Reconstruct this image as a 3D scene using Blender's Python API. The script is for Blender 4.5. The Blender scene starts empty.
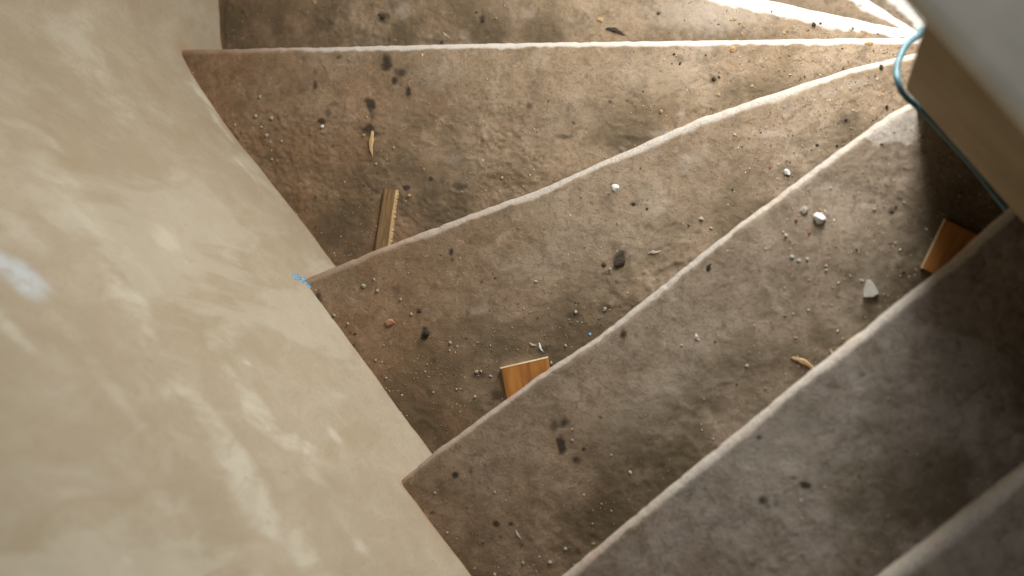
import bpy, bmesh, math, random
import numpy as np
from mathutils import Vector, Matrix

rng = np.random.default_rng(7)
random.seed(7)
scene = bpy.context.scene
COL = scene.collection

# ------------------------------------------------------------------ camera frame
FPX, NADX, NADY = 1200.0, 856.6, 265.0        # focal length (px), image point straight below the lens
STEP = 0.18
CZ = 2.81                                     # lens height above the lower landing
HD = 9.6 * STEP
H = dict(Y=HD+5*STEP, Z=HD+4*STEP, A=HD+3*STEP, B=HD+2*STEP, C=HD+STEP, D=HD, E=HD-STEP, F=HD-2*STEP)
dn = np.array([(NADX-512)/FPX, (NADY-288)/FPX, 1.0]); dn /= np.linalg.norm(dn)
ax = np.array([1.0, 0, 0]); ax -= dn*ax.dot(dn); ax /= np.linalg.norm(ax)
RW = np.array([ax, np.cross(-dn, ax), -dn])   # rows: world axes in camera (x right, y down, z forward)

def at(px, py, k, up=0.0):
    """a point of the photograph carried to its own step's surface"""
    h = (H[k] if isinstance(k, str) else k) - up
    w = RW @ np.array([(px-512)/FPX, (py-288)/FPX, 1.0])
    return Vector((w[0]*h/-w[2], w[1]*h/-w[2], CZ-h))

# ------------------------------------------------------------------ helpers
def link(o, parent=None):
    COL.objects.link(o)
    if parent is not None:
        o.parent = parent
    return o

def tag(o, label=None, cat=None, group=None, kind=None):
    if label: o['label'] = label
    if cat: o['category'] = cat
    if group: o['group'] = group
    if kind: o['kind'] = kind
    return o

def empty(name, loc):
    o = bpy.data.objects.new(name, None)
    o.location = loc
    o.empty_display_size = 0.05
    return link(o)

def mesh_obj(name, verts, faces, mat, parent=None, smooth=True, attrs=None):
    me = bpy.data.meshes.new(name)
    me.from_pydata([tuple(v) for v in verts], [], [tuple(f) for f in faces])
    if attrs:
        for an, av in attrs.items():
            a = me.attributes.new(an, 'FLOAT', 'POINT')
            a.data.foreach_set('value', np.asarray(av, dtype=np.float32))
    if smooth:
        me.polygons.foreach_set('use_smooth', [True]*len(me.polygons))
    me.update()
    o = bpy.data.objects.new(name, me)
    me.materials.append(mat)
    return link(o, parent)

def from_bm(name, bm, mat, parent=None, smooth=False):
    me = bpy.data.meshes.new(name)
    bm.normal_update()
    bm.to_mesh(me); bm.free()
    if smooth:
        me.polygons.foreach_set('use_smooth', [True]*len(me.polygons))
    me.materials.append(mat)
    return link(bpy.data.objects.new(name, me), parent)

def grid_faces(nu, nv, flip=False):
    i = np.arange(nu-1)[:, None]; j = np.arange(nv-1)[None, :]
    a = i*nv+j; b = (i+1)*nv+j; c = b+1; d = a+1
    f = np.stack([a, b, c, d], -1).reshape(-1, 4)
    return f[:, ::-1] if flip else f

# lattice noise in numpy -------------------------------------------------------
_perm = np.random.default_rng(3).permutation(4096)
_val = np.random.default_rng(4).random(4096)*2-1
def _h(ix, iy, s):
    return _val[_perm[(_perm[(ix+s*131) & 4095]+iy) & 4095]]
def vnoise(x, y, scale, seed=0):
    x = np.asarray(x)/scale; y = np.asarray(y)/scale
    ix = np.floor(x).astype(int); iy = np.floor(y).astype(int)
    fx = x-ix; fy = y-iy
    fx = fx*fx*fx*(fx*(fx*6-15)+10); fy = fy*fy*fy*(fy*(fy*6-15)+10)
    a = _h(ix, iy, seed); b = _h(ix+1, iy, seed); c = _h(ix, iy+1, seed); d = _h(ix+1, iy+1, seed)
    return (a*(1-fx)+b*fx)*(1-fy)+(c*(1-fx)+d*fx)*fy
def fbm(x, y, scale, octs=4, seed=0, gain=.5):
    s = 0; amp = 1; tot = 0
    for k in range(octs):
        s = s+amp*vnoise(x*(.8)+y*.6, -x*.6+y*.8, scale/2**k, seed+k*7); tot += amp; amp *= gain
    return s/tot
def sstep(x, a, b):
    t = np.clip((np.asarray(x)-a)/(b-a), 0, 1)
    return t*t*(3-2*t)

# ------------------------------------------------------------------ materials
class N:
    def __init__(s, name):
        s.m = bpy.data.materials.new(name); s.m.use_nodes = True
        s.t = s.m.node_tree; s.t.nodes.clear()
        s.out = s.t.nodes.new('ShaderNodeOutputMaterial')
        s.b = s.t.nodes.new('ShaderNodeBsdfPrincipled')
        s.t.links.new(s.b.outputs[0], s.out.inputs[0])
        s.b.inputs['Specular IOR Level'].default_value = 0.25
        s.co = s.t.nodes.new('ShaderNodeTexCoord').outputs['Object']
    def l(s, a, b): s.t.links.new(a, b)
    def noise(s, scale, detail=4, rough=.55, dist=0, vec=None, out='Fac'):
        n = s.t.nodes.new('ShaderNodeTexNoise')
        n.inputs['Scale'].default_value = scale; n.inputs['Detail'].default_value = detail
        n.inputs['Roughness'].default_value = rough; n.inputs['Distortion'].default_value = dist
        s.l(vec or s.co, n.inputs['Vector']); return n.outputs[out]
    def mapping(s, scale=(1, 1, 1), rot=(0, 0, 0), vec=None):
        n = s.t.nodes.new('ShaderNodeMapping')
        n.inputs['Scale'].default_value = scale; n.inputs['Rotation'].default_value = rot
        s.l(vec or s.co, n.inputs['Vector']); return n.outputs[0]
    def ramp(s, fac, stops):
        n = s.t.nodes.new('ShaderNodeValToRGB'); e = n.color_ramp.elements
        while len(e) < len(stops): e.new(.5)
        for el, (p, c) in zip(e, stops):
            el.position = p; el.color = (c, c, c, 1) if isinstance(c, (int, float)) else (*c, 1)
        s.l(fac, n.inputs[0]); return n.outputs[0]
    def mix(s, fac, a, b, mode='MIX'):
        n = s.t.nodes.new('ShaderNodeMix'); n.data_type = 'RGBA'; n.blend_type = mode
        for v, i in ((fac, n.inputs[0]), (a, n.inputs[6]), (b, n.inputs[7])):
            if isinstance(v, (int, float)): i.default_value = v
            elif isinstance(v, tuple): i.default_value = (*v, 1)
            else: s.l(v, i)
        return n.outputs[2]
    def math(s, op, a, b=0.0, clamp=False):
        n = s.t.nodes.new('ShaderNodeMath'); n.operation = op; n.use_clamp = clamp
        for v, i in ((a, n.inputs[0]), (b, n.inputs[1])):
            if isinstance(v, (int, float)): i.default_value = v
            else: s.l(v, i)
        return n.outputs[0]
    def attr(s, name):
        n = s.t.nodes.new('ShaderNodeAttribute'); n.attribute_name = name; return n.outputs['Fac']
    def bump(s, h, strength, dist, prev=None):
        n = s.t.nodes.new('ShaderNodeBump')
        n.inputs['Strength'].default_value = strength; n.inputs['Distance'].default_value = dist
        s.l(h, n.inputs['Height'])
        if prev: s.l(prev, n.inputs['Normal'])
        return n.outputs[0]
    def done(s, col, rough=.9, nrm=None):
        if isinstance(col, tuple): s.b.inputs['Base Color'].default_value = (*col, 1)
        else: s.l(col, s.b.inputs['Base Color'])
        if isinstance(rough, (int, float)): s.b.inputs['Roughness'].default_value = rough
        else: s.l(rough, s.b.inputs['Roughness'])
        if nrm: s.l(nrm, s.b.inputs['Normal'])
        return s.m

def tread_material():
    m = N('dusty_trodden_tread')
    big = m.noise(5.5, 5, .6, .6)
    mid = m.noise(26, 6, .65, .4)
    fine = m.noise(230, 4, .7)
    grain = m.noise(620, 2, .6)
    c = m.ramp(big, [(.28, (.175, .115, .062)), (.50, (.250, .177, .108)), (.72, (.335, .253, .170))])
    c = m.mix(m.math('MULTIPLY', m.attr('grey'), .85), c, m.ramp(big, [(.3, (.212, .184, .156)), (.7, (.315, .282, .248))]))
    c = m.mix(m.ramp(mid, [(.34, .60), (.50, 0)]), c, (.135, .100, .064))
    c = m.mix(m.ramp(mid, [(.55, 0), (.72, .38)]), c, (.36, .29, .22))
    c = m.mix(m.math('MULTIPLY', m.attr('red'), .95), c, m.ramp(mid, [(.3, (.165, .088, .043)), (.7, (.255, .150, .080))]))
    blot = m.noise(60, 5, .7, .8)
    c = m.mix(m.ramp(blot, [(.36, .55), (.47, 0)]), c, (.110, .080, .050))
    c = m.mix(m.ramp(blot, [(.56, 0), (.68, .40)]), c, (.40, .315, .225))
    c = m.mix(m.ramp(fine, [(.34, .45), (.46, 0)]), c, (.090, .066, .044))
    c = m.mix(m.ramp(fine, [(.60, 0), (.72, .30)]), c, (.42, .34, .25))
    c = m.mix(m.ramp(grain, [(.62, 0), (.72, .35)]), c, (.46, .38, .28))
    c = m.mix(m.math('MULTIPLY', m.attr('grime_shade'), .86), c, (.085, .063, .035))
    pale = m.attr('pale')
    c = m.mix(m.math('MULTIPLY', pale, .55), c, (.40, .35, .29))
    w = m.math('ADD', m.attr('wear'), m.math('MULTIPLY', m.math('SUBTRACT', mid, .5), .22))
    w = m.ramp(w, [(.25, 0), (.72, 1)])
    w = m.math('MULTIPLY', w, m.ramp(m.attr('wear'), [(.04, 0), (.2, 1)]))
    wc = m.ramp(fine, [(.3, (.29, .250, .205)), (.6, (.44, .395, .340))])
    wc = m.mix(m.ramp(m.noise(14, 3, .6), [(.60, 0), (.72, .5)]), wc, (.40, .25, .18))
    wc = m.mix(m.attr('edge_bright'), wc, (.72, .69, .64))
    wc = m.mix(m.attr('red'), wc, (.34, .225, .155))
    c = m.mix(m.math('MULTIPLY', w, .92), c, wc)
    st = m.math('ADD', m.attr('stain'), m.math('MULTIPLY', m.math('SUBTRACT', blot, .5), .9))
    st = m.math('MULTIPLY', m.ramp(st, [(.10, 0), (.70, 1)]), m.ramp(m.attr('stain'), [(.05, 0), (.2, 1)]))
    c = m.mix(m.math('MULTIPLY', st, .97), c, (.038, .027, .018))
    b = m.bump(fine, .28, .003)
    b = m.bump(blot, .32, .004, b)
    r = m.ramp(big, [(.3, .92), (.7, .74)])
    return m.done(c, r, b)

def plaster_material():
    m = N('cream_wall_plaster')
    mp = m.mapping((1, 1, 1))
    big = m.noise(2.6, 4, .55, .8)
    # trowelled patches run along the wall
    st = m.noise(4.2, 5, .55, .7, m.mapping((1, 1, .55), (0, 0, 0)))
    fine = m.noise(140, 3, .6)
    c = m.ramp(big, [(.32, (.305, .248, .166)), (.68, (.372, .310, .222))])
    mot = m.noise(17, 6, .68, .7, m.mapping((1, 1, .6)))
    c = m.mix(m.ramp(mot, [(.33, .35), (.52, 0)]), c, (.285, .235, .155))
    c = m.mix(m.ramp(mot, [(.50, 0), (.68, .35)]), c, (.42, .375, .29))
    c = m.mix(m.ramp(fine, [(.30, .30), (.45, 0)]), c, (.24, .19, .12))
    c = m.mix(m.ramp(st, [(.54, 0), (.59, .38)]), c, (.44, .40, .315))
    c = m.mix(m.ramp(m.noise(11, 5, .6, 1.2, m.mapping((1, 1, .5))), [(.30, .45), (.42, 0)]), c, (.30, .235, .145))
    c = m.mix(m.math('MULTIPLY', m.math('MULTIPLY', m.attr('pale'), m.ramp(mot, [(.36, .15), (.56, 1)])), .75), c, (.52, .485, .395))
    c = m.mix(m.math('MULTIPLY', m.attr('white'), m.ramp(mot, [(.38, .35), (.50, .95)])), c, (.47, .50, .51))
    c = m.mix(m.math('MULTIPLY', m.attr('tan'), .6), c, (.28, .215, .13))
    c = m.mix(m.math('MULTIPLY', m.attr('dirt'), .75), c, (.36, .20, .10))
    c = m.mix(m.ramp(m.noise(70, 2, .5), [(.22, .5), (.28, 0)]), c, (.28, .21, .13))
    b = m.bump(fine, .5, .0018)
    b = m.bump(st, .25, .004, b)
    return m.done(c, .82, b)

def simple(name, c1, c2, scale=30, rough=.85, bump=.3, dist=.001, stretch=None, spec=None):
    m = N(name)
    v = m.mapping(stretch) if stretch else None
    n = m.noise(scale, 5, .6, .3, v)
    c = m.ramp(n, [(.32, c1), (.68, c2)])
    if spec is not None: m.b.inputs['Specular IOR Level'].default_value = spec
    return m.done(c, rough, m.bump(n, bump, dist))

def grit_material():
    m = N('mixed_grit')
    oi = m.t.nodes.new('ShaderNodeAttribute'); oi.attribute_name = 'tone'
    c = m.ramp(oi.outputs['Fac'], [(0, (.05, .04, .03)), (.3, (.13, .095, .06)), (.55, (.30, .21, .12)), (.8, (.45, .36, .25)), (1, (.62, .57, .48))])
    return m.done(c, .9)

M = dict(
    tread=tread_material(), plaster=plaster_material(), grit=grit_material(),
    riser=simple('riser_plaster', (.20, .15, .10), (.30, .23, .16), 20),
    parapet=simple('parapet_render', (.25, .193, .120), (.33, .26, .172), 9, .85, .12, .002),
    coping=simple('coping_cement', (.50, .455, .38), (.65, .60, .52), 7, .8, .15, .002),
    floor=simple('landing_screed', (.30, .27, .23), (.42, .39, .34), 12),
    cable=simple('blue_cable_sheath', (.040, .105, .130), (.075, .165, .195), 60, .45, .15, .0005, spec=.5),
    woodorange=simple('orange_varnished_wood', (.17, .060, .012), (.40, .170, .036), 9, .55, .25, .0008, (1, 7, 7), .4),
    woodend=simple('bare_wood_edge', (.50, .36, .20), (.66, .52, .34), 60, .8),
    woodold=simple('weathered_wood', (.12, .072, .032), (.27, .170, .080), 20, .85, .5, .0012, (1.2, 14, 14)),
    woodpale=simple('split_wood', (.40, .26, .12), (.54, .38, .20), 40, .8, .3, .0006, (2, 14, 14)),
    white=simple('white_plaster_lump', (.50, .50, .455), (.66, .66, .62), 90, .9, .6, .001),
    pale=simple('pale_mortar_crumb', (.27, .235, .18), (.42, .375, .30), 120, .9, .6, .001),
    green=simple('pale_green_crumb', (.25, .28, .235), (.36, .39, .335), 120, .9, .6, .001),
    dark=simple('dark_dirt_clod', (.022, .017, .012), (.060, .046, .032), 120, .95, .6, .001),
    tan=simple('tan_wood_crumb', (.30, .195, .09), (.42, .285, .145), 120, .9, .5, .001),
    red=simple('brick_crumb', (.25, .075, .045), (.33, .12, .075), 120, .9, .5, .001),
    brick=simple('dusty_brick_chip', (.30, .15, .085), (.38, .21, .13), 90, .9, .5, .001),
    slate=simple('grey_shard', (.30, .285, .25), (.42, .40, .36), 60, .8, .4, .001),
    blue=simple('blue_paint', (.10, .28, .45), (.22, .42, .60), 90, .6),
)

# ------------------------------------------------------------------ plan lines
def catmull(pts, step):
    p = [np.array(q, float) for q in pts]
    p = [2*p[0]-p[1]]+p+[2*p[-1]-p[-2]]
    out = []
    for i in range(1, len(p)-2):
        n = max(2, int(np.linalg.norm(p[i+1]-p[i])/.004))
        for t in np.arange(n)/n:
            out.append(.5*((2*p[i])+(-p[i-1]+p[i+1])*t+(2*p[i-1]-5*p[i]+4*p[i+1]-p[i+2])*t*t+(-p[i-1]+3*p[i]-3*p[i+1]+p[i+2])*t**3))
    out.append(p[-2])
    out = np.array(out)
    s = np.concatenate([[0], np.cumsum(np.linalg.norm(np.diff(out, axis=0), axis=1))])
    n = max(2, int(round(s[-1]/step)))+1
    q = np.linspace(0, s[-1], n)
    return np.stack([np.interp(q, s, out[:, 0]), np.interp(q, s, out[:, 1])], 1), q

def resample(line, n):
    line = np.array(line, float)
    s = np.concatenate([[0], np.cumsum(np.linalg.norm(np.diff(line, axis=0), axis=1))])
    q = np.linspace(0, s[-1], n)
    return np.stack([np.interp(q, s, line[:, 0]), np.interp(q, s, line[:, 1])], 1)

WALL = [(.70, -2.014), (.319, -1.55), (-.3777, -.700), (-.5599, -.4727), (-.695, -.3131), (-.7994, -.1826), (-.9245, -.026), (-1.030, .098),
        (-1.104, .1827), (-1.1484, .2324), (-1.2119, .3152), (-1.2600, .385), (-1.2850, .445), (-1.2925, .52), (-1.291, .60), (-1.265, .76), (-1.18, .98),
        (-1.0, 1.2), (-.75, 1.37), (-.45, 1.47), (-.1, 1.52)]
EN = np.array([.634, -.773])                  # along the straight flight, upstairs
NN = np.array([.773, .634])                   # across it, towards the parapet
HUB = (.215, .385)

def ptl(*a): return np.array(a, float)
NOSE = {
    'Y': ptl((-.62, 1.53), (-.25, 1.05), (.16, .465), HUB),
    'Z': ptl((-1.06, 1.275), (-.60, .952), (.022, .516), (.106, .457), (.17, .412), HUB),
    'A': ptl((-1.32, .812), (-.75, .653), (-.156, .489), (-.049, .460), (.107, .416), (.17, .398), HUB),
    'B': ptl((-1.315, .4245), (-1.276, .423), (-.815, .4085), (-.66, .4034), (-.366, .3937), (.067, .3763), (.24, .372)),
    'C': ptl((-.962, -.038), (-.9255, -.0244), (-.775, .0324), (-.635, .0819), (-.500, .1263), (-.239, .2337), (-.0854, .2808), (-.01, .3015), (.054, .3141), (.12, .328), (.24, .345)),
    'D': ptl((-.712, -.365), (-.676, -.3336), (-.6175, -.283), (-.4589, -.1671), (-.3647, -.1043), (-.1594, .061), (-.023, .1622), (.043, .2083), (.065, .2198), (.12, .252), (.2, .30)),
    'E': ptl((-.55, -.57), (-.3738, -.4142), (-.2182, -.2769), (-.0193, -.1034), (.109, .0036), (.1685, .0612), (.27, .155)),
    'F': ptl((-.40, -.744), (-.06, -.425), (.0337, -.3399), (.1716, -.2172), (.30, -.098)),
}
order = ['Y', 'Z', 'A', 'B', 'C', 'D', 'E', 'F']
NOSE['G'] = NOSE['F']+np.array([.162, -.172])
# the top two steps butt against the parapet, the others run in under it
def clip_n(line, nmax):
    d = resample(line, 400); d = d[d@NN <= nmax]; return d
NOSE['F'] = clip_n(NOSE['F'], .177); NOSE['G'] = clip_n(NOSE['G'], .177)

# ------------------------------------------------------------------ stains (photo coordinates of real dirt marks): x, y, rx, ry, strength
STAINS = {
    'A': [(383, 17, 8, 7, .55), (482, 20, 3, 6, .7), (392, 5, 10, 6, .35), (226, 3, 5, 5, .3), (225, 30, 2.5, 30, .4), (244, 12, 3, 2, .5), (440, 41, 20, 3, .4), (659, 13, 3, 3, .4)],
    'B': [(386, 63, 6, 9, .75), (401, 72, 7, 6, .6), (394, 80, 4, 4, .7), (408, 92, 4, 6, .8), (370, 105, 5, 7, .95), (372, 116, 4, 6, .5), (369, 129, 9, 5, .85), (373, 134, 8, 4, .6),
          (315, 84, 2.5, 7, .6), (315, 72, 3, 5, .35), (322, 121, 5, 3, .85), (328, 113, 4, 7, .45), (334, 104, 6, 3, .35), (713, 79, 5, 5, .6), (680, 59, 6, 5, .4), (406.5, 188, 4, 3, 1.2), (431, 179, 2.5, 2.5, 1.1),
          (460, 187, 9, 5, .55), (500, 176, 22, 4, .35), (529, 106, 3, 5, .55), (568, 110, 2, 4, .35), (573, 123, 2, 2, .6), (610, 101, 2, 2, .6), (627, 101, 2, 2, .5), (635, 121, 2.5, 2, .5), (339, 57, 3, 2.5, .6),
          (585, 60, 3, 5, .35), (640, 139, 16, 5, .45), (565, 137, 10, 3, .5), (480, 108, 3, 3, .4), (270, 188, 4, 3, .4), (430, 170, 40, 12, .18), (372, 152, 16, 12, .3)],
    'C': [(620, 258, 8, 9, .75), (616, 248, 7, 9, .35), (604, 265, 3, 3, .8), (607, 273, 5, 3, .5), (451, 252, 3, 4, .95), (452, 260, 2, 2.5, .7), (440, 255, 1.6, 1.6, .7), (425, 334, 4, 6, 1.0), (419, 311, 4, 3, .5), (318, 297, 4, 6, .7),
          (396, 289, 6, 6, .35), (433, 287, 5, 5, .35), (433.5, 360, 4, 4, .45), (605, 309, 9, 7, .5), (575, 315, 9, 4, .5), (545, 350, 14, 5, .5), (633.6, 203.8, 3, 2, .7), (647, 208.7, 2, 2, .6), (647, 200, 1.6, 1.6, .6), (697, 232, 7, 3, .35),
          (355, 334, 2, 2, .6), (351, 333, 2, 2, .5), (354, 345, 2, 2, .6), (468, 313, 3, 5, .35), (846, 119, 12, 9, .45), (800, 143, 16, 9, .3), (480, 375, 9, 4, .5), (430, 392, 6, 4, .3), (510, 247, 8, 3, .25), (560, 230, 2, 4, .3), (700, 170, 10, 8, .2), (496, 396, 7, 9, .5), (530, 325, 30, 10, .2)],
    'D': [(561, 444, 5, 8.5, 1.0), (564.5, 422.5, 4.5, 5, .75), (555, 426.5, 4.5, 5, .6), (575.3, 459.6, 5, 4.5, .8), (583.9, 448.5, 1.8, 2, .8), (455.7, 474.7, 4, 4, .95), (471, 471, 3, 3.5, .6), (496, 523.6, 4, 4, .8), (511, 524, 2.2, 2.2, 1.2), (500, 536.7, 2.5, 2, .6),
          (623.4, 334.5, 4.5, 5.5, .85), (709, 267.6, 2, 4.2, 1.1), (432, 513, 3, 2, .6), (600, 417.5, 2, 1.7, .7), (605.8, 406.5, 1.6, 1.4, .6), (646, 415, 3, 3, .35), (524, 426.5, 2.5, 2.5, .4), (620.6, 373.5, 2, 1.6, .55), (667, 363, 2, 2, .4), (725, 326, 2, 2, .6), (718, 329, 2, 2, .5),
          (763, 296, 12, 10, .25), (640, 462, 14, 7, .35), (660, 464, 8, 5, .4), (482, 450, 8, 5, .3), (590, 512, 3, 3, .4), (892, 211, 5, 5, .5), (870, 200, 10, 6, .25), (857, 250, 5, 4, .3), (858, 202, 3, 2, .4), (476, 455, 10, 2.5, .35), (700, 405, 20, 8, .2)],
    'E': [(758.5, 438, 2.8, 3, .9), (806, 485.4, 5.5, 3.5, 1.05), (793, 478, 6, 2, .4), (763.3, 500, 5.5, 6, .65), (768, 507, 3, 3, .6), (776, 503, 4.5, 5, .4), (859, 477, 2, 2, .7), (930, 466, 2, 2, .5), (912, 523, 4, 3, .4), (708, 437, 2, 2, .4), (968, 254, 5, 4, .3), (862, 374, 5, 2.5, .5), (793, 535, 10, 4, .3), (740, 465, 1.5, 1.5, .5)],
    'F': [], 'Z': [(860, 5, 3, 2, .4)], 'Y': [],
}
# pale scuffs, plus light painted as wide pale spots on A and E: x, y, rx, ry, angle(deg), strength
PALES = {
    'A': [(402, 10, 9, 9, 0, .7), (528, 14, 8, 6, 0, .5), (465, 38, 14, 3, 45, .5), (705, 14, 70, 20, 0, .85), (740, 22, 8, 5, 0, .4)],  # the widest spot paints bright window light into the tread colour
    'B': [(705, 48, 10, 3, 0, .9), (660, 135, 14, 4, 0, .5), (682, 115, 3, 14, 15, .6), (660, 70, 60, 25, 0, .25), (440, 75, 30, 18, 0, .25), (624, 150, 6, 2, 50, .6), (540, 60, 9, 10, 0, .3), (470, 160, 60, 5, 5, .2)],
    'C': [(770, 134, 16, 4, 0, .7), (690, 160, 20, 10, -30, .4), (655, 205, 12, 14, 0, .35), (860, 82, 12, 5, -15, .6), (830, 92, 14, 3, -20, .5), (478, 310, 12, 6, -10, .5), (570, 250, 60, 20, -30, .2), (790, 110, 10, 4, -25, .4)],
    'D': [(671, 296, 12, 3, 45, .6), (773, 295, 3, 22, -28, .55), (777, 306, 9, 4, 50, .6), (738, 322, 4, 14, -25, .4), (705, 340, 16, 12, 0, .25), (640, 400, 50, 25, -35, .25), (690, 420, 10, 3, 20, .3)],
    'E': [(765, 440, 75, 45, -35, .6), (790, 395, 55, 18, -38, .45), (672, 560, 30, 20, 0, .25)],  # broad spots paint the grey sheen of light into the tread colour
    'F': [(960, 560, 30, 20, -38, .4)], 'Z': [], 'Y': [],
}

def plan_mark(k, px, py, rx, ry, ang=0):
    c = at(px, py, k); a = math.radians(ang)
    ux = at(px+math.cos(a)*rx, py+math.sin(a)*rx, k)-c
    uy = at(px-math.sin(a)*ry, py+math.cos(a)*ry, k)-c
    mtx = np.linalg.inv(np.array([[ux.x, uy.x], [ux.y, uy.y]]))
    return np.array([c.x, c.y]), mtx

def marks(k, X, Y, lst, pale=False):
    out = np.zeros_like(X)
    for e in lst:
        if pale: px, py, rx, ry, ang, st = e
        else: (px, py, rx, ry, st), ang = e, 0
        c, mt = plan_mark(k, px, py, rx, ry, ang)
        dx = X-c[0]; dy = Y-c[1]
        q = np.hypot(mt[0, 0]*dx+mt[0, 1]*dy, mt[1, 0]*dx+mt[1, 1]*dy)
        q = q*(1+.35*vnoise(X, Y, .007, 5))
        out = np.maximum(out, st*(1-sstep(q, .25, 1.45)))
    return out

wall_line, _ = catmull(WALL, .01)
def wall_dist(X, Y):
    P = np.stack([X.ravel(), Y.ravel()], 1)
    d = np.full(len(P), 9.)
    for i in range(0, len(wall_line), 1):
        d = np.minimum(d, np.hypot(P[:, 0]-wall_line[i, 0], P[:, 1]-wall_line[i, 1]))
    return d.reshape(X.shape)

GREY = dict(Y=.2, Z=.1, A=.0, B=.05, C=.2, D=.45, E=1.0, F=.9)
WEARW = dict(Y=.03, Z=.020, A=.027, B=.011, C=.0135, D=.0085, E=.0115, F=.016)

EDGE_BRIGHT = dict(Y=.8, Z=.9, A=.95, B=.25)    # lowest steps' worn edge painted whiter in place of strong window light

def relief(k, X, Y, v, inner):
    """trodden, dusty unevenness of a tread (metres)"""
    s = order.index(k)*11 if k in order else 99
    r = .0035*fbm(X, Y, .16, 2, s)+.0016*fbm(X, Y, .045, 3, s+1)
    crumb = np.clip(.25+.9*sstep(v, .05, .26)*sstep(fbm(X, Y, .12, 3, s+3), -.25, .35)+.8*inner, 0, 1.3)
    r = r+.0018*sstep(v, .04, .2)*np.clip(1-5*np.abs(fbm(X, Y, .05, 3, s+8)), 0, 1)*np.clip(fbm(X, Y, .15, 2, s+9)+.25, 0, 1)
    r = r+crumb*(.0008*fbm(X, Y, .016, 2, s+4)+.0008*vnoise(X, Y, .006, s+5))
    return r*(.25+.75*sstep(v, .0, .05))

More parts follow.
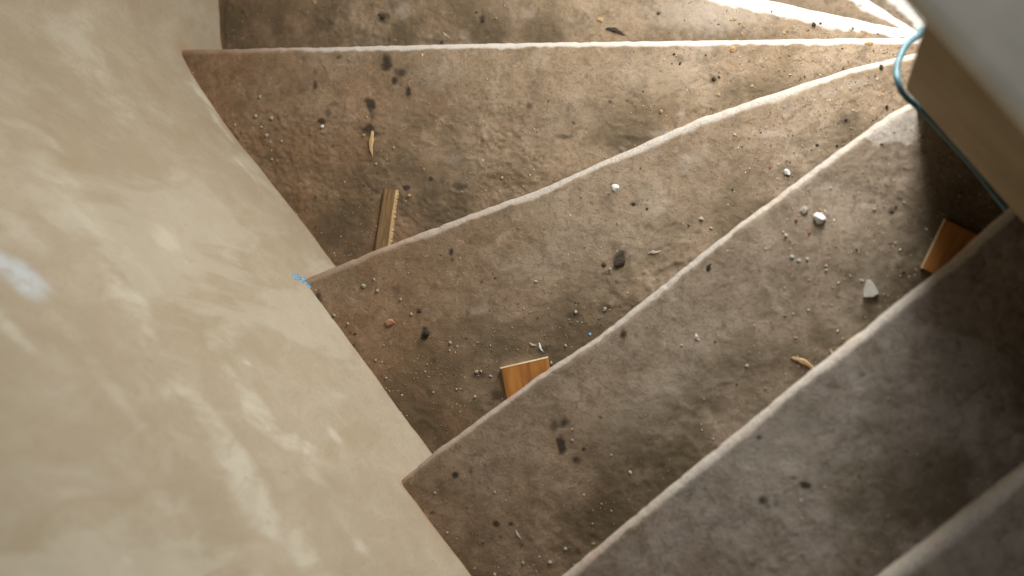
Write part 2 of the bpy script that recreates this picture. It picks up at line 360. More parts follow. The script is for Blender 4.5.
SURF = {}
def build_step(k, nxt, label, spacing=.0034):
    front = NOSE[k]
    back = NOSE[nxt]
    z = CZ-H[k]
    L = np.linalg.norm(np.diff(front, axis=0), axis=1).sum()
    nu = int(L/spacing)
    F = resample(front, nu); B = resample(back, nu)
    # the tread runs on in under the step above it
    dirn = B-F; ln = np.linalg.norm(dirn, axis=1, keepdims=True)
    g = np.linspace(0, 1, nu)[:, None]
    dm = dirn/np.maximum(ln, .02)
    B = B+dm*.045*np.clip(ln/.1, 0, 1)
    # ragged front edge
    tang = np.gradient(F, axis=0); tang /= np.linalg.norm(tang, axis=1, keepdims=True)
    outw = np.stack([-tang[:, 1], tang[:, 0]], 1)            # towards the lower step
    sd = order.index(k)*13
    u = np.linspace(0, L, nu)
    rag = .0011*fbm(u, u*0+sd, .09, 3, sd)+.0006*vnoise(u, u*0+3, .012, sd+2)
    chip = np.clip(vnoise(u, u*0+7, .02, sd+5)-.78, 0, 1)*.006
    F = F+outw*(rag-chip)[:, None]
    depth = np.linalg.norm(B-F, axis=1)
    nv = max(6, int(np.max(depth)/spacing))
    r = .013
    v0 = r                                                   # flat top starts behind the rounded nose
    t = np.linspace(0, 1, nv)[None, :, None]
    inn = -outw
    # first stretch of the top follows the inward normal, then blends to the straight line to the back
    A0 = F+inn*v0*np.clip(depth/.05, .2, 1)[:, None]
    P = A0[:, None, :]*(1-t)+B[:, None, :]*t
    X, Y = P[..., 0], P[..., 1]
    dep = np.linalg.norm(B-A0, axis=1)[:, None]
    V = v0+t[..., 0]*dep
    U = np.repeat(u[:, None], nv, 1)
    inner = sstep(U/L, .62, .95)
    Zt = z+relief(k, X, Y, V, inner)
    wd = wall_dist(X[::4, ::4], Y[::4, ::4])
    wdf = np.repeat(np.repeat(wd, 4, 0), 4, 1)[:nu, :nv]
    # smooth upsample
    for _ in range(3):
        wdf[1:-1] = (wdf[:-2]+wdf[1:-1]+wdf[2:])/3; wdf[:, 1:-1] = (wdf[:, :-2]+wdf[:, 1:-1]+wdf[:, 2:])/3
    red = np.clip(1-wdf/.36+.50*fbm(X, Y, .10, 3, sd+30), 0, 1)*(.9 if k in 'ABC' else .65)
    red = np.maximum(red, np.clip(.9-wdf/.03, 0, .9))
    def wear_of(U_, V_, X_, Y_):
        w = WEARW[k]*(1+.22*vnoise(U_, U_*0, .07, sd+40)+.14*vnoise(U_, U_*0, .012, sd+41))
        along = sstep(U_/L, .03, .34) if k in 'ABC' else sstep(U_/L, .0, .28)
        ww = (1-sstep(V_, w*.45, w*1.35))*(.42+.58*along)
        if k == 'D':
            c = np.array([.045, .190])
            q = np.hypot((X_-.045)/.055, (Y_-.190)/.030)*(1+.35*fbm(X_, Y_, .02, 3, 77))
            ww = np.maximum(ww, .62*(1-sstep(q+.25*vnoise(X_, Y_, .009, 78), .70, .98))*sstep(X_, -.03, -.01))
        return ww
    wear = wear_of(U, V, X, Y)
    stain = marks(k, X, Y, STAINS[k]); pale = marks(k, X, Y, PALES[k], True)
    gap = np.linalg.norm(NOSE[nxt][len(NOSE[nxt])//2]-F[nu//2])
    grime_shade = sstep(V/np.maximum(dep, .02), .22, .80)*np.clip(.52+1.35*fbm(X, Y, .09, 5, sd+50, .62), 0, 1)  # dirt and occlusion shade, both painted in, darker towards the back
    grey = np.full_like(X, GREY[k])
    root = empty('stair_step', (float(F[nu//2, 0]), float(F[nu//2, 1]), z))
    ox, oy = root.location.x, root.location.y
    tag(root, label, 'stair step', 'steps of the winding stair')
    top = np.stack([X-ox, Y-oy, Zt-z], -1).reshape(-1, 3)
    n0 = len(top)
    # underside of the slab
    th = .045
    Pb = np.stack([P[::6, [0, -1]][..., 0]-ox, P[::6, [0, -1]][..., 1]-oy, np.full((len(P[::6]), 2), -th)], -1).reshape(-1, 3)
    faces = [tuple(f) for f in grid_faces(nu, nv)]
    nb = len(P[::6])
    faces += [tuple(int(q)+n0 for q in f) for f in grid_faces(nb, 2, True)]
    ext = lambda a: np.concatenate([a.ravel(), np.zeros(len(Pb))])
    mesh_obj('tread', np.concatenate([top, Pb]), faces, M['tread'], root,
             attrs=dict(wear=ext(wear), stain=ext(stain), pale=ext(pale), grime_shade=ext(grime_shade), grey=ext(grey), red=ext(red), edge_bright=ext(grey*0+EDGE_BRIGHT.get(k, 0))))
    # rounded nosing: profile swept along the front
    prof = [(0, 0.0)]
    for a in np.linspace(12, 90, 8): prof.append((math.sin(math.radians(a))*r, -(1-math.cos(math.radians(a)))*r))
    prof += [(r, -.022)]
    for a in np.linspace(20, 90, 4): prof.append((r-.010*(1-math.cos(math.radians(a))), -.032-.013*math.sin(math.radians(a))+.003))
    prof += [(-.02, -.044)]
    nvv = []; at_w = []; at_r = []
    z0 = Zt[:, 0]-z
    fwd = (F-A0); fl = np.linalg.norm(fwd, axis=1, keepdims=True); fwd = fwd/np.maximum(fl, 1e-6); sc = fl[:, 0]/r
    for (o_, dz) in prof:
        q = A0+fwd*(o_*sc)[:, None]
        nvv.append(np.stack([q[:, 0]-ox, q[:, 1]-oy, z0+dz], -1))
        vv = np.full(nu, max(0, r-o_)) if o_ >= 0 else np.full(nu, .01)
        at_w.append(np.maximum(wear_of(u, vv, q[:, 0], q[:, 1]), 0)); at_r.append(red[:, 0])
    nvv = np.stack(nvv, 1); npf = len(prof)
    Wn = np.stack(at_w, 1).ravel(); Rn = np.stack(at_r, 1).ravel(); Zr = np.zeros_like(Wn)
    mesh_obj('nosing', nvv.reshape(-1, 3), grid_faces(nu, npf, True), M['tread'], root,
             attrs=dict(wear=Wn, red=Rn, stain=Zr, pale=Zr, grime_shade=Zr, grey=Zr+GREY[k], edge_bright=Zr+EDGE_BRIGHT.get(k, 0)))['label'] = 'pale worn rounded nosing'
    # riser under the nosing, down to the step below
    C0 = F[::12]+inn[::12]*np.minimum(.032, depth[::12]*.45)[:, None]; C1 = C0+inn[::12]*np.minimum(.02, depth[::12]*.2)[:, None]
    rv = []
    zb = -STEP+.0015
    for q, zz in ((C0, -.043), (C0, zb), (C1, zb), (C1, -.043)):
        rv.append(np.stack([q[:, 0]-ox, q[:, 1]-oy, np.full(len(q), zz)], -1))
    rv = np.stack(rv, 1)
    m = len(C0); fs = []
    for i in range(m-1):
        for j in range(4):
            fs.append((i*4+j, (i+1)*4+j, (i+1)*4+(j+1) % 4, i*4+(j+1) % 4))
    fs += [(0, 1, 2, 3), tuple((m-1)*4+j for j in (3, 2, 1, 0))]
    mesh_obj('riser', rv.reshape(-1, 3), fs, M['riser'], root, smooth=False)
    SURF[k] = (X, Y, Zt, V, U/L)
    return root

LABELS = {
    'Y': 'lowest pale sunlit step wedge in the far top right corner',
    'Z': 'narrow bright winder step between the two white worn edges at top right',
    'A': 'dusty brown winder step with dark splinter, cut by the top of the picture',
    'B': 'brown winder step holding the weathered wooden stick and two black spots',
    'C': 'dusty brown winder step holding the small orange wood block by the wall',
    'D': 'dirty grey-brown step with the white stone and triangular grey shard',
    'E': 'smooth grey step between the triangular shard and the bottom right corner step',
    'F': 'nearest dim blurred step in the bottom right corner',
}
nxt = dict(zip(order, order[1:]+['G']))
for k in order:
    build_step(k, nxt[k], LABELS[k], .0034 if k in 'ABCDE' else .005)

# ------------------------------------------------------------------ outer wall
def build_wall():
    pl, s = catmull(WALL, .0075)
    n = len(pl)
    tan = np.gradient(pl, axis=0); tan /= np.linalg.norm(tan, axis=1, keepdims=True)
    outn = np.stack([-tan[:, 1], tan[:, 0]], 1)
    # outward = away from the hub
    if ((pl-np.array([.2, .3]))*outn).sum() < 0: outn = -outn
    zs = np.concatenate([np.arange(0, .5, .04), np.arange(.5, 2.2, .0075), np.arange(2.2, 3.61, .05)])
    S = np.repeat(s[:, None], len(zs), 1); Zz = np.repeat(zs[None, :], n, 0)
    off = .004*fbm(S, Zz, .35, 2, 201)+.0012*fbm(S, Zz*1.5, .06, 2, 203)
    X = pl[:, 0][:, None]+outn[:, 0][:, None]*off; Y = pl[:, 1][:, None]+outn[:, 1][:, None]*off
    top = np.stack([X, Y, Zz], -1)
    # image marks carried to the wall surface: project every wall point once
    d = np.stack([X, Y, Zz-CZ], -1)@RW
    PX = 512+FPX*d[..., 0]/np.maximum(d[..., 2], .05); PY = 288+FPX*d[..., 1]/np.maximum(d[..., 2], .05)
    ok = d[..., 2] > .1
    def mark_px(px, py):
        q = np.where(ok, np.hypot(PX-px, PY-py), 1e9); i = np.unravel_index(np.argmin(q), q.shape)
        return S[i], Zz[i]
    # pale patches (photo centre -> wall coordinates), half lengths along and up the wall, tilt, strength
    def patch(lst, soft=(.45, 1.25), seed=300):
        out = np.zeros_like(S)
        for (px, py, ra, rb, tilt, st) in lst:
            s0, z0 = mark_px(px, py); a = math.radians(tilt)
            ds = S-s0; dz = Zz-z0
            q = np.hypot((ds*math.cos(a)+dz*math.sin(a))/ra, (-ds*math.sin(a)+dz*math.cos(a))/(rb*1.6))
            q = q*(1+1.1*fbm(S, Zz*.7, .05, 4, seed, .65))
            out = np.maximum(out, st*(1-sstep(q, *soft)))
        return out
    pale = patch([(130, 295, .050, .022, 0, .6), (262, 412, .055, .020, 10, .75), (225, 440, .11, .020, 0, .6), (255, 500, .05, .030, 0, .6), (335, 435, .02, .012, 0, .7), (60, 180, .09, .03, 0, .4), (222, 128, .05, .006, 0, .9), (246, 170, .04, .005, 0, .9), (200, 90, .04, .006, 0, .7), (315, 470, .028, .02, 0, .45),
                  (165, 240, .03, .02, 0, .5), (105, 380, .10, .012, 8, .4), (300, 545, .04, .02, 0, .5), (360, 545, .02, .012, 0, .6), (15, 335, .04, .012, 20, .6), (230, 255, .012, .02, 0, .5), (90, 60, .1, .05, 0, .4), (20, 230, .05, .02, 0, .4)])
    white = patch([(22, 277, .045, .022, 15, 1.0), (0, 262, .03, .02, 0, .8)], (.35, 1.2), 310)
    tanp = patch([(60, 135, .10, .02, 0, .5), (25, 150, .05, .02, 0, .5), (150, 85, .05, .012, 0, .5), (135, 5, .02, .012, 0, .5), (90, 345, .10, .03, 0, .3)], (.4, 1.4), 320)
    # grubby line where treads meet the plaster
    dirt = np.zeros_like(S)
    for k in 'YZABCDEF':
        z0 = CZ-H[k]
        # stretch of wall served by this step
        i0 = np.argmin(np.hypot(pl[:, 0]-NOSE[k][0, 0], pl[:, 1]-NOSE[k][0, 1])); i1 = np.argmin(np.hypot(pl[:, 0]-NOSE[nxt[k]][0, 0], pl[:, 1]-NOSE[nxt[k]][0, 1]))
        a, b = sorted((s[i0], s[i1]))
        on = sstep(S, a-.03, a)*(1-sstep(S, b-.003, b+.003))
        up = Zz-z0
        dirt = np.maximum(dirt, on*(1-sstep(up+.005*vnoise(S, Zz, .03, 90), -.002, .009))*.8*(.7+.3*vnoise(S, Zz, .05, 91)))
    fl = grid_faces(n, len(zs))
    v = top.reshape(-1, 3)
    # back of the wall
    bk = np.stack([np.repeat((pl+outn*.16)[::8], 2, 0)[:, 0], np.repeat((pl+outn*.16)[::8], 2, 0)[:, 1], np.tile([0, 3.6], len(pl[::8]))], -1)
    n0 = len(v)
    faces = [tuple(f) for f in fl]+[tuple(int(q)+n0 for q in f) for f in grid_faces(len(pl[::8]), 2, True)]
    nz = len(zs)
    # top cap strip
    idx = list(range(0, n, 8))
    for a, b in zip(range(len(idx)-1), range(1, len(idx))):
        faces.append((idx[a]*nz+nz-1, idx[b]*nz+nz-1, n0+b*2+1, n0+a*2+1))
    for e, bi in ((0, 0), (idx[-1], len(idx)-1)):
        faces.append((e*nz, e*nz+nz-1, n0+bi*2+1, n0+bi*2))
    ext = lambda a: np.concatenate([a.ravel(), np.zeros(len(bk))])
    o = mesh_obj('wall_left', np.concatenate([v, bk]), faces, M['plaster'], None, attrs=dict(pale=ext(pale), white=ext(white), tan=ext(tanp), dirt=ext(dirt)))
    tag(o, 'cream plastered outer wall curving round the stair', 'wall', None, 'structure')
    return pl, s
wall_pl, wall_s = build_wall()

def box_bm(x0, x1, y0, y1, z0, z1, bevel=0, seg=2):
    bm = bmesh.new(); bmesh.ops.create_cube(bm, size=1)
    for v in bm.verts:
        v.co = Vector(((x0+x1)/2+v.co.x*(x1-x0), (y0+y1)/2+v.co.y*(y1-y0), (z0+z1)/2+v.co.z*(z1-z0)))
    if bevel: bmesh.ops.bevel(bm, geom=list(bm.edges), offset=bevel, segments=seg, affect='EDGES', profile=.5)
    return bm

fo = from_bm('floor', box_bm(-2.2, 2.2, -2.6, 2.6, -.12, 0), M['floor']); tag(fo, 'screed floor of the lower landing', 'floor', None, 'structure')

# ------------------------------------------------------------------ parapet at the inner side
PB = CZ-1.538; PT = CZ-1.107
p0 = at(904, 88, 1.538)                      # foot of its near corner
ang = math.atan2(EN[1], EN[0])
par = empty('stair_parapet', (p0.x, p0.y, PB)); par.rotation_euler.z = ang
tag(par, 'thick grey-brown parapet with a cement coping at the inner side of the stair', 'parapet')
# local x runs up the flight, local y points across to the far side
def par_box(name, x0, x1, y0, y1, z0, z1, mat, bev, label=None):
    o = from_bm(name, box_bm(x0, x1, y0, y1, z0, z1, bev, 4), mat, par, True)
    if label: o['label'] = label
    for p in o.data.polygons: p.use_smooth = True
    return o
par_box('parapet_body', 0, 2.2, 0, .24, 0, PT-PB-.012, M['parapet'], .005)
par_box('coping', -.075, 2.2, -.0015, .26, PT-PB-.014, PT-PB+.024, M['coping'], .016, 'lighter grey cement coping')
par_box('newel_core', .012, 2.2, .018, .23, -PB+.001, .004, M['parapet'], .004)

# ------------------------------------------------------------------ cable
def tube(name, pts, rad, mat, parent=None):
    cu = bpy.data.curves.new(name, 'CURVE'); cu.dimensions = '3D'; cu.bevel_depth = rad; cu.bevel_resolution = 4; cu.use_fill_caps = True
    sp = cu.splines.new('BEZIER'); sp.bezier_points.add(len(pts)-1)
    for b, p in zip(sp.bezier_points, pts):
        b.co = p; b.handle_left_type = b.handle_right_type = 'AUTO'
    tmp = bpy.data.objects.new(name, cu); COL.objects.link(tmp)
    dg = bpy.context.evaluated_depsgraph_get()
    me = bpy.data.meshes.new_from_object(tmp.evaluated_get(dg))
    bpy.data.objects.remove(tmp)
    me.materials.clear(); me.materials.append(mat)
    me.polygons.foreach_set('use_smooth', [True]*len(me.polygons))
    return link(bpy.data.objects.new(name, me), parent)
def par_pt(x, y, z):
    return Vector((p0.x+EN[0]*x+NN[0]*y, p0.y+EN[1]*x+NN[1]*y, PB+z))
cab = [par_pt(.05, .245, -.46), par_pt(.02, .244, -.22), par_pt(-.006, .215, -.13), par_pt(-.012, .15, -.11), at(925, 29, 1.65), at(917.6, 35.9, 1.63), at(907.6, 43.8, 1.615), at(900.7, 55.8, 1.60), at(896.9, 68.7, 1.59), at(898.5, 83, 1.58), at(905.5, 96, 1.60), at(918, 107, 1.63), at(951, 142, 1.64), at(979, 174, 1.64), at(999, 200, 1.64), at(1012, 215, 1.63)]
e3 = Vector((EN[0], EN[1], 0))
cb = tube('cable', cab, .0043, M['cable'])
tag(cb, 'blue-green cable looping round the foot of the parapet corner', 'cable')

# ------------------------------------------------------------------ debris
def surf_z(k, x, y):
    X, Y, Zt, V, U = SURF[k]
    i = np.argmin((X[::3, ::3]-x)**2+(Y[::3, ::3]-y)**2)
    return float(Zt[::3, ::3].ravel()[i])

def lump_mesh(name, seed, mat, sub=2, flat=.65):
    r_ = np.random.default_rng(seed)
    bm = bmesh.new(); bmesh.ops.create_icosphere(bm, subdivisions=sub, radius=1)
    cuts = [(r_.normal(size=3), r_.uniform(.55, .85)) for _ in range(7)]
    for v in bm.verts:
        p = np.array(v.co)
        for nrm, dd in cuts:
            nn = nrm/np.linalg.norm(nrm); q = p@nn
            if q > dd: p = p-nn*(q-dd)*.92
        p = p*(1+.08*r_.normal())
        p[2] *= flat
        v.co = p
    zmin = min(v.co.z for v in bm.verts)
    for v in bm.verts: v.co.z -= zmin+.2
    me = bpy.data.meshes.new(name); bm.to_mesh(me); bm.free(); me.materials.append(mat)
    return me
_l = {}
def lump(name, matkey, k, px, py, rpx, label, cat, group=None, asp=1.0, rot=None, flat=.7):
    var = random.randrange(4)
    key = (name, matkey, var, flat)
    if key not in _l: _l[key] = lump_mesh(name, len(_l)*3+11, M[matkey], 2, flat)
    c = at(px, py, k)
    rr = rpx*H[k]/FPX*(.92 if rpx > 3 else .74)
    o = bpy.data.objects.new(name, _l[key]); link(o)
    o.location = (c.x, c.y, surf_z(k, c.x, c.y)-.0004)
    o.scale = (rr*asp, rr, rr)
    o.rotation_euler.z = random.uniform(0, 6.28) if rot is None else rot
    return tag(o, label, cat, group)

STEPNAME = dict(A='the step cut by the top of the picture', B='the step with the wooden stick', C='the step with the orange block by the wall', D='the step with the white stone', E='the smooth grey step', Z='the narrow bright winder', F='the bottom right corner step')
# single, nameable pieces
lump('plaster_lump', 'white', 'D', 819.5, 218.5, 6.4, 'largest white plaster lump, on the step below the parapet corner', 'rubble', asp=1.12, flat=.8)
lump('plaster_lump', 'pale', 'D', 804.5, 210.5, 4.2, 'pale crumb just left of the large white lump', 'rubble', asp=1.25)
lump('plaster_lump', 'white', 'C', 615.5, 188, 4.6, 'white plaster flake alone just below the white worn edge at centre', 'rubble', asp=1.2, flat=.5)
lump('plaster_lump', 'white', 'C', 787, 172.5, 3.2, 'small white lump against the worn edge left of the parapet', 'rubble', asp=1.4)
lump('plaster_lump', 'white', 'B', 323, 126.3, 2.7, 'white crumb under a short dark smear left of the splinter', 'rubble')
lump('brick_chip', 'brick', 'C', 390, 322.5, 5.6, 'reddish brick chip near the wall, left of the dark clod', 'brick chip', asp=1.3, flat=.5, rot=.4)
lump('dirt_clod', 'dark', 'C', 427, 333, 4.2, 'black dirt clod right of the reddish brick chip', 'dirt clod', asp=1.2)
lump('dirt_clod', 'dark', 'C', 620, 263, 5.0, 'large dark dirt clod at centre beside the worn edge', 'dirt clod', asp=1.5, flat=.5)
lump('dirt_clod', 'dark', 'A', 813.5, 24.5, 3.0, 'dark green-black lump on the top step near the bright corner', 'dirt clod')
lump('dirt_clod', 'dark', 'C', 881.5, 67.5, 2.6, 'small dark lump below the bright edge beside the blue cable', 'dirt clod', asp=1.5)
lump('dirt_clod', 'dark', 'C', 887, 107, 2.4, 'dark lump below the end of the blue cable loop', 'dirt clod')
lump('wood_chip', 'tan', 'B', 733, 49, 3.2, 'tan chip just below the white edge right of centre top', 'wood chip', asp=1.3, flat=.5, rot=1.2)
lump('wood_chip', 'tan', 'B', 868, 43.5, 3.0, 'tan chip just under the bright edge left of the cable', 'wood chip', asp=2.2, flat=.4, rot=0)
lump('wood_chip', 'tan', 'A', 601, 20, 3.2, 'curled tan shaving above the dark splinter on the top step', 'wood chip', asp=1.4, flat=.4)
lump('wood_chip', 'tan', 'A', 314.5, 2, 3.0, 'orange-tan chip at the very top edge left of centre', 'wood chip', asp=1.2, flat=.4)
lump('brick_chip', 'red', 'D', 796.3, 219.6, 2.4, 'red brick crumb left of the large white lump', 'brick chip')
lump('brick_chip', 'red', 'D', 809.3, 232.7, 2.2, 'red brick crumb below left of the large white lump', 'brick chip')
lump('brick_chip', 'red', 'C', 770.4, 166.8, 2.2, 'red brick crumb left of the small white lump at the worn edge', 'brick chip')
lump('paint_flake', 'blue', 'C', 590.5, 334, 2.6, 'pale blue flake against the worn edge above the dark round stain', 'paint flake', flat=.4)
# crumbs that only their step tells apart
CR = {
    ('B', 'pale'): [(255.7, 115.8, 2.5), (271.4, 118.3, 2.4), (266.9, 135.3, 2.9), (261.6, 127, 2.3), (270.4, 141.8, 1.6), (271.8, 150.5, 1.4), (272.1, 159.3, 1.7), (282.1, 141.2, 1.7), (376.3, 163.8, 2.2), (235, 125, 2.1), (260, 97, 2)],
    ('B', 'tan'): [(393.8, 147.6, 2.0), (364.1, 135, 2.2), (366.5, 117, 1.8), (409.5, 195.5, 2.6), (661.5, 111.5, 2.6), (719, 95, 2), (502, 178, 2.4), (424, 169, 1.6), (462, 192, 1.8), (700, 120, 1.6), (720, 76, 1.6), (752, 86, 1.8), (790, 75, 1.8), (800, 60, 1.5)],
    ('C', 'pale'): [(363.5, 285.6, 3), (373.8, 279.4, 2), (377.3, 290.5, 2.6), (400, 299.3, 2.2), (334.8, 315, 2.3), (348.4, 323.7, 2), (404, 323.7, 1.5), (450.4, 342.7, 2.4), (411, 314, 2.3), (384, 345, 1.4), (376, 360, 1.8), (382, 362, 1.6), (386.5, 378, 2), (476.8, 371.6, 2.6), (491, 376, 2), (425, 371.6, 1.4),
                    (536, 281.5, 2.2), (610.2, 269, 1.7), (605.5, 309, 2.6), (576, 312, 2.2), (475.7, 396.4, 2), (456.8, 389.2, 1.5), (456.8, 404.2, 1.3), (433.7, 392.1, 1.6), (565.5, 345.6, 2), (457, 346.6, 1.3), (701.6, 218.8, 2.6), (551, 363, 2.2), (711, 228, 1.8), (735, 135, 1.8)],
    ('D', 'pale'): [(830.8, 188.2, 1.9), (874.4, 209.3, 2.4), (904, 202.5, 1.6), (786, 235.7, 2.2), (783, 232, 1.6), (807.4, 259, 2.2), (838.6, 283, 1.8), (862, 280.6, 2), (900, 250, 1.7), (746.8, 366, 2.6), (837.7, 331, 2), (808.4, 310, 2), (793, 314, 1.7), (697, 337, 2.2), (681.6, 345.2, 1.6),
                    (435.2, 493, 2.2), (494.7, 492, 2.2), (447.5, 532.4, 1.8), (498.6, 567.5, 1.3), (475, 568, 1.3), (506, 500, 1.3), (539.6, 556.8, 1.4), (495, 574.5, 2.2), (611.4, 454.7, 1.6), (702, 430, 1.4), (713.4, 438.7, 1.6), (572.7, 440, 2.0)],
    ('D', 'green'): [(791.8, 257, 3.0), (798.6, 260.5, 2.4), (790, 249, 1.6), (565.4, 549, 2.4), (550, 562.2, 2.8), (523, 562.6, 2.2), (826, 270, 2.2)],
    ('D', 'tan'): [(826, 266, 2.2), (842.5, 338.6, 1.8), (795.7, 337.6, 1.8), (785, 288, 1.7), (820, 210, 1.6), (895, 243, 1.5), (866, 229, 1.6)],
    ('E', 'tan'): [(907, 424, 1.5), (876.6, 552, 1.6), (1003, 281, 2), (893, 416, 1.2), (869, 482, 1.3)],
    ('A', 'tan'): [(740, 23, 2.4), (735, 19, 2.4), (744, 26.5, 2), (731, 20, 1.6), (784, 33, 1.8), (742, 34, 1.6), (685, 20, 1.4), (395, 40, 1.6)],
    ('C', 'dark'): [(633.6, 203.8, 1.9), (647, 208.7, 1.6), (604, 265, 2.0), (419, 311, 2.2), (837, 146, 1.9), (817, 145, 2.0), (846, 120, 2.2), (355, 334, 1.5)],
    ('B', 'dark'): [(714, 79, 2.6), (719, 77, 1.8), (262, 127.5, 2.0), (384, 190, 1.2), (674, 54, 1.6), (680, 63, 1.7)],
    ('A', 'dark'): [(383, 17, 3), (379, 15, 2.2), (483, 20, 2.2), (476, 12, 1.6), (658.5, 13.5, 1.8), (442, 42, 2)],
    ('D', 'dark'): [(583.9, 448.5, 1.6), (892, 212, 2), (896, 207, 1.5), (857, 250, 1.5)],
}
WORD = dict(pale='tiny pale mortar crumb', tan='tiny tan wood crumb', green='tiny greenish grey crumb', dark='tiny dark dirt crumb')
NM = dict(pale='mortar_crumb', tan='wood_crumb', green='mortar_crumb', dark='dirt_crumb')
for (k, mk), lst in CR.items():
    for (x, y, r_) in lst:
        lump(NM[mk], mk, k, x, y, r_, f'{WORD[mk]} lying on {STEPNAME[k]}', 'crumb', f'{mk} crumbs on {STEPNAME[k]}', asp=random.uniform(1, 1.5))

# splinters: tapering, slightly bent slivers between two points of a step
def splinter(name, matkey, k, a, b, wpx, label, cat='splinter', group=None, thick=.5, taper=(.35, 1, .75, .1), lift=0):
    A, B = at(*a, k), at(*b, k)
    za, zb = surf_z(k, A.x, A.y), surf_z(k, B.x, B.y)
    A.z, B.z = za+lift, zb
    w = wpx*H[k]/FPX
    d = (B-A); L = d.length; d.normalize(); n = Vector((-d.y, d.x, 0)).normalized(); u = n.cross(d)*-1
    if u.z < 0: u = -u
    vs = []; m = 9
    tp = np.interp(np.linspace(0, 1, m), np.linspace(0, 1, len(taper)), taper)
    for i in range(m):
        t = i/(m-1); c = A.lerp(B, t)+n*w*.25*math.sin(t*5+len(label))
        hw = w*.5*tp[i]*(1+.2*math.sin(i*2.3)); hh = w*thick*tp[i]
        for (sx, sz) in ((-1, 0), (-.75, 1), (.55, 1.1), (1, 0)):
            q = c+n*hw*sx+u*hh*sz
            vs.append(q-A)
    fs = []
    for i in range(m-1):
        for j in range(4): fs.append((i*4+j, i*4+(j+1) % 4, (i+1)*4+(j+1) % 4, (i+1)*4+j))
    fs += [(3, 2, 1, 0), tuple((m-1)*4+j for j in range(4))]
    o = mesh_obj(name, vs, fs, M[matkey], None, smooth=False); o.location = A
    bm = bmesh.new(); bm.from_mesh(o.data); bmesh.ops.recalc_face_normals(bm, faces=bm.faces); bm.to_mesh(o.data); bm.free()
    return tag(o, label, cat, group)
splinter('wood_splinter', 'woodpale', 'B', (371.3, 131), (373, 156.5), 5.0, 'pale upright wood splinter on a dark smear above the stick')
splinter('wood_splinter', 'tan', 'D', (792, 356.5), (818, 371), 5.2, 'tan wood splinter against the worn edge right of bottom centre')
splinter('wood_splinter', 'tan', 'D', (831, 349), (833, 358), 3.0, 'very short splinter just right of the tan splinter, against the edge')
splinter('wood_splinter', 'dark', 'A', (606, 28), (626, 34.5), 4.5, 'black splinter on the top step just above the white edge')
splinter('wood_splinter', 'pale', 'A', (443, 32), (448.5, 38.5), 2.4, 'short pale splinter just above the white edge left of centre')
splinter('plaster_sliver', 'white', 'C', (538.5, 343), (543, 352), 2.2, 'white sliver just above the orange block by the wall', 'sliver')
splinter('plaster_sliver', 'pale', 'C', (529, 343), (537, 346), 2.2, 'pale sliver left of the white sliver above the orange block', 'sliver')
splinter('plaster_sliver', 'pale', 'D', (516, 530), (521.5, 540), 2.2, 'pale sliver below the pair of dark dots near the wall', 'sliver')
splinter('plaster_sliver', 'white', 'D', (695, 334), (699.5, 341), 3.0, 'white sliver at centre of the white stone step', 'sliver')
splinter('plaster_sliver', 'pale', 'C', (648, 254), (662, 250), 3.0, 'pale sliver right of the large dark dirt clod', 'sliver')
splinter('paint_flake', 'blue', 'B', (664, 134), (671, 132), 2.2, 'pale blue flake against the white edge at centre top', 'paint flake')
splinter('dark_sliver', 'dark', 'D', (710.5, 263.5), (707.5, 271.5), 3.4, 'small black sliver just under the worn edge right of centre', 'sliver')

# triangular shard
def prism(name, k, px, thick, mats, lift, label, cat, parent=None, bottom=0.0, tilt=None):
    P = [at(x, y, k) for x, y in px]
    c = sum(P, Vector())/len(P); z = surf_z(k, c.x, c.y)
    loc = Vector((c.x, c.y, z+lift))
    bm = bmesh.new()
    lo = [bm.verts.new((p.x-c.x, p.y-c.y, bottom)) for p in P]; hi = [bm.verts.new((p.x-c.x, p.y-c.y, bottom+thick)) for p in P]
    n = len(P); bm.faces.new(hi); bm.faces.new(lo[::-1])
    for i in range(n): bm.faces.new((lo[i], lo[(i+1) % n], hi[(i+1) % n], hi[i]))
    bmesh.ops.recalc_face_normals(bm, faces=bm.faces)
    bmesh.ops.bevel(bm, geom=list(bm.edges), offset=min(.0008, thick*.25), segments=2, affect='EDGES')
    o = from_bm(name, bm, mats, parent); o.location = loc
    if label: tag(o, label, cat)
    return o
prism('stone_shard', 'D', [(867, 279.5), (871.5, 280.5), (876, 287), (879, 293.5), (873, 297), (863.5, 297.5), (863.5, 290)], .007, M['slate'], .0005, 'triangular grey stone shard near the edge of the smooth grey step', 'stone shard')

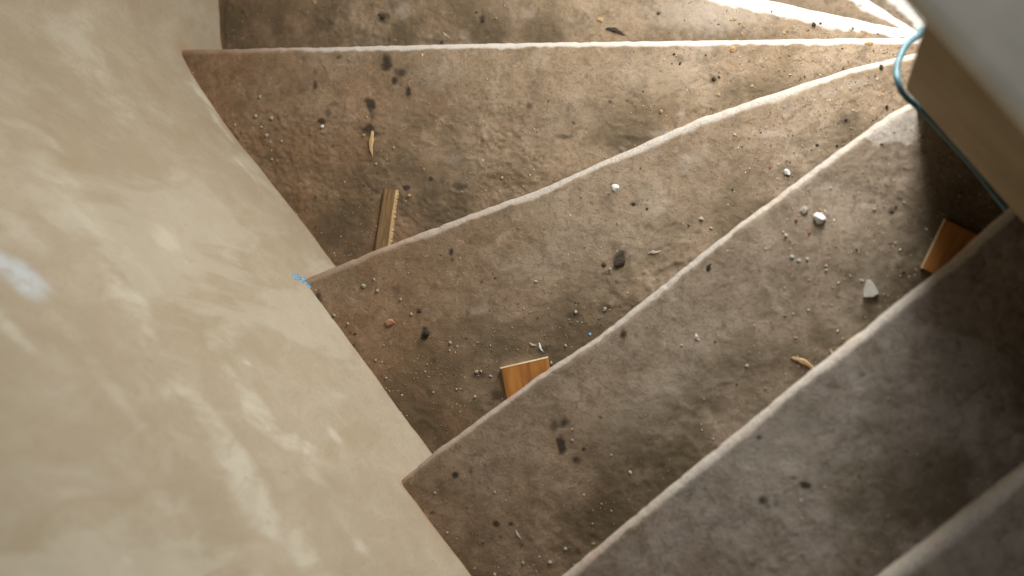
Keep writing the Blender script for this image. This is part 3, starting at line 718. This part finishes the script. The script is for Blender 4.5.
# wooden pieces as blocks with a top of their own and bare edges --------------------
def wood_piece(name, k, corners, thick, mat, edge_mat, label, cat, edge_sides, rough_edge=0, lift=0.0, tiltdir=None, edgename='bare_edge', edgelabel=None):
    """corners in photo coordinates (the hidden ones run in under the nosing above)"""
    P = [at(x, y, k, thick) for x, y in corners]
    c = sum(P, Vector())/len(P)
    z = surf_z(k, c.x, c.y)
    root = empty(name, (c.x, c.y, z)); tag(root, label, cat)
    d = (P[1]-P[0]); d.z = 0
    a = math.atan2(d.y, d.x); root.rotation_euler = (0, 0, a)
    rot = Matrix.Rotation(-a, 3, 'Z')
    Q = [rot @ Vector((p.x-c.x, p.y-c.y, 0)) for p in P]
    bm = bmesh.new(); n = len(Q)
    lo = [bm.verts.new((q.x, q.y, .001)) for q in Q]; hi = [bm.verts.new((q.x, q.y, thick)) for q in Q]
    bm.faces.new(hi); bm.faces.new(lo[::-1])
    for i in range(n): bm.faces.new((lo[i], lo[(i+1) % n], hi[(i+1) % n], hi[i]))
    bmesh.ops.recalc_face_normals(bm, faces=bm.faces)
    bmesh.ops.bevel(bm, geom=list(bm.edges), offset=.0007, segments=2, affect='EDGES')
    from_bm('board', bm, mat, root)
    cc = sum(Q, Vector())/n
    for i in edge_sides:
        A, B = Q[i], Q[(i+1) % n]; dd = (B-A); L = dd.length; dd.normalize()
        nn = Vector((-dd.y, dd.x, 0))
        if nn.dot((A+B)/2-cc) < 0: nn = -nn
        m = max(3, int(L/.003)); vs = []; fs = []
        for j in range(m+1):
            t = j/m; q = A.lerp(B, t)
            w = .0012+rough_edge*abs(random.gauss(0, 1)); w2 = .0010+rough_edge*.6*abs(random.gauss(0, 1))
            for (o_, zz) in ((-.0003-w2, thick+.0003), (w, thick-.0004), (w, .0015), (-.0003, .0012)):
                r_ = q+nn*o_; vs.append((r_.x, r_.y, zz))
        for j in range(m):
            for e in range(4): fs.append((j*4+e, j*4+(e+1) % 4, (j+1)*4+(e+1) % 4, (j+1)*4+e))
        fs += [(0, 1, 2, 3), tuple(m*4+e for e in (3, 2, 1, 0))]
        o = mesh_obj(edgename, vs, fs, edge_mat, root, smooth=False)
        bm = bmesh.new(); bm.from_mesh(o.data); bmesh.ops.recalc_face_normals(bm, faces=bm.faces); bm.to_mesh(o.data); bm.free()
        if edgelabel: o['label'] = edgelabel
    return root
wood_piece('wood_block', 'C', [(508, 405), (500.5, 368), (547, 357.3), (551, 380)], .010, M['woodorange'], M['woodend'], 'small orange wood block tucked under the nosing near the wall', 'wood block', [1], 0, edgelabel='pale bare wood edge')
wood_piece('wood_block', 'D', [(921.5, 268), (945, 219), (984, 238), (960, 288)], .012, M['woodorange'], M['woodend'], 'orange wood block in shadow by the foot of the parapet', 'wood block', [0], 0, edgelabel='pale bare wood edge')
wood_piece('wood_stick', 'B', [(374.0, 256), (384.2, 188.8), (396.5, 189.8), (387.5, 256)], .010, M['woodold'], M['woodpale'], 'weathered brown wooden stick standing out from under the worn edge', 'wood stick', [2], .0009, edgename='split_edge', edgelabel='pale ragged split edge')

# blue paint specks on the plaster at the corner of the orange-block step
def paint_specks():
    r_ = random.Random(5); vs = []; fs = []
    i0 = int(np.argmin(np.hypot(wall_pl[:, 0]+.9255, wall_pl[:, 1]+.0244)))
    for q in range(26):
        ds = r_.gauss(0, .006)+.002; dz = .012+r_.gauss(0, .009)
        if q > 17: ds = -.012-.012*r_.random(); dz = r_.uniform(-.001, .006)
        i = int(np.clip(i0+round(ds/.0075), 1, len(wall_pl)-2)); p = wall_pl[i0]; t = wall_pl[i0+3]-wall_pl[i0-3]; t = t/np.linalg.norm(t)
        nrm = np.array([t[1], -t[0]])
        if nrm@(np.array([.2, .3])-p) < 0: nrm = -nrm
        c = p+t*ds+nrm*.0015
        rr = r_.uniform(.0008, .0026); m = 7; b = len(vs)
        for lay in (0, 1):
            for j in range(m):
                a = j/m*6.283; k_ = rr*(1-.3*lay)*r_.uniform(.7, 1.3)
                x = c+t*math.cos(a)*k_*1.5+nrm*(.0012*lay-.004*(1-lay))
                vs.append((x[0], x[1], CZ-H['C']+dz+math.sin(a)*k_))
        for j in range(m): fs.append((b+j, b+(j+1) % m, b+m+(j+1) % m, b+m+j))
        fs.append(tuple(b+m+j for j in range(m)))
    o = mesh_obj('paint_smear', vs, fs, M['blue'], None)
    bm = bmesh.new(); bm.from_mesh(o.data); bmesh.ops.recalc_face_normals(bm, faces=bm.faces); bm.to_mesh(o.data); bm.free()
    tag(o, 'flecks of blue paint on the plaster wall at a step corner', 'paint')
paint_specks()

# ------------------------------------------------------------------ fine grit nobody could count
def grit():
    r_ = np.random.default_rng(21)
    V = []; Fc = []; T = []
    base = np.array([(1, 0, 0), (-1, 0, 0), (0, 1, 0), (0, -1, 0), (0, 0, .8), (0, 0, -.5)], float)
    tri = [(0, 2, 4), (2, 1, 4), (1, 3, 4), (3, 0, 4), (2, 0, 5), (1, 2, 5), (3, 1, 5), (0, 3, 5)]
    cnt = dict(Z=700, A=2600, B=4200, C=4000, D=3000, E=600, F=120)
    b = 0
    for k, n in cnt.items():
        X, Y, Zt, Vv, U = SURF[k]
        w = .10+1.5*sstep(U, .55, .95)*(1 if k not in 'EF' else .25)+.8*sstep(Vv, .12, .26)*np.clip(.4+fbm(X, Y, .06, 3, 61), 0, 1)+.25*np.clip(fbm(X, Y, .1, 2, 66), 0, 1)
        w = w*(Vv > .02)
        # equal area: columns narrow towards the hub
        ar = np.gradient(Vv, axis=1)*np.linalg.norm(np.gradient(np.stack([X, Y], -1), axis=0), axis=-1)
        w = (w*np.maximum(ar, 0)).ravel(); w /= w.sum()
        idx = r_.choice(len(w), n, p=w)
        for i in idx:
            s = .00058*math.exp(r_.normal()*.42); s = min(s, .0019)
            x = X.ravel()[i]+r_.uniform(-.002, .002); y = Y.ravel()[i]+r_.uniform(-.002, .002); zz = Zt.ravel()[i]
            a = r_.uniform(0, 6.28); ca, sa = math.cos(a), math.sin(a)
            g = base*(1+.35*r_.normal(size=(6, 1)))*s; g[:, 0] *= r_.uniform(1, 1.8)
            V.append(np.stack([g[:, 0]*ca-g[:, 1]*sa+x, g[:, 0]*sa+g[:, 1]*ca+y, g[:, 2]+zz+s*.3], -1))
            Fc += [(b+p, b+q, b+t) for p, q, t in tri]; T += [r_.beta(1.3, 1.6)]*6; b += 6
    o = mesh_obj('grit', np.concatenate(V), Fc, M['grit'], None, smooth=False, attrs=dict(tone=T))
    tag(o, 'loose sandy grit scattered over all the treads', 'grit', None, 'stuff')
grit()

# ------------------------------------------------------------------ camera
cam = bpy.data.cameras.new('camera'); co = bpy.data.objects.new('camera', cam); link(co)
cam.sensor_fit = 'HORIZONTAL'; cam.sensor_width = 36; cam.lens = FPX*36/1024
cam.clip_start = .02
right = Vector(RW[:, 0]); down = Vector(RW[:, 1]); fwd = Vector(RW[:, 2])
mw = Matrix((( right.x, -down.x, -fwd.x, 0), (right.y, -down.y, -fwd.y, 0), (right.z, -down.z, -fwd.z, CZ), (0, 0, 0, 1)))
co.matrix_world = mw
cam.dof.use_dof = True; cam.dof.focus_distance = 2.02; cam.dof.aperture_fstop = 2.4
scene.camera = co

# ------------------------------------------------------------------ light
def area(name, loc, target, sx, sy, power, col):
    l = bpy.data.lights.new(name, 'AREA'); l.shape = 'RECTANGLE'; l.size = sx; l.size_y = sy; l.energy = power; l.color = col
    o = bpy.data.objects.new(name, l); link(o); o.location = loc
    o.rotation_euler = (Vector(target)-Vector(loc)).to_track_quat('-Z', 'Y').to_euler()
    return o
area('stair_window_daylight', (.09, 1.10, 1.40), (.0, .2, .8), .22, .95, 40, (1.0, .985, .955))
area('upper_cool_fill', (-.10, 1.7, 3.9), (-.15, -.05, 1.2), .7, .7, 22, (.90, .96, 1.0))  # unseen fill added to lift the grey step and coping, not a window
w = bpy.data.worlds.new('overcast_sky'); scene.world = w; w.use_nodes = True
bg = w.node_tree.nodes['Background']; bg.inputs[0].default_value = (.90, .96, 1.0, 1); bg.inputs[1].default_value = .05

scene.view_settings.view_transform = 'Standard'; scene.view_settings.look = 'None'
scene.view_settings.gamma = 1; scene.view_settings.use_curve_mapping = False
scene.view_settings.exposure = 0
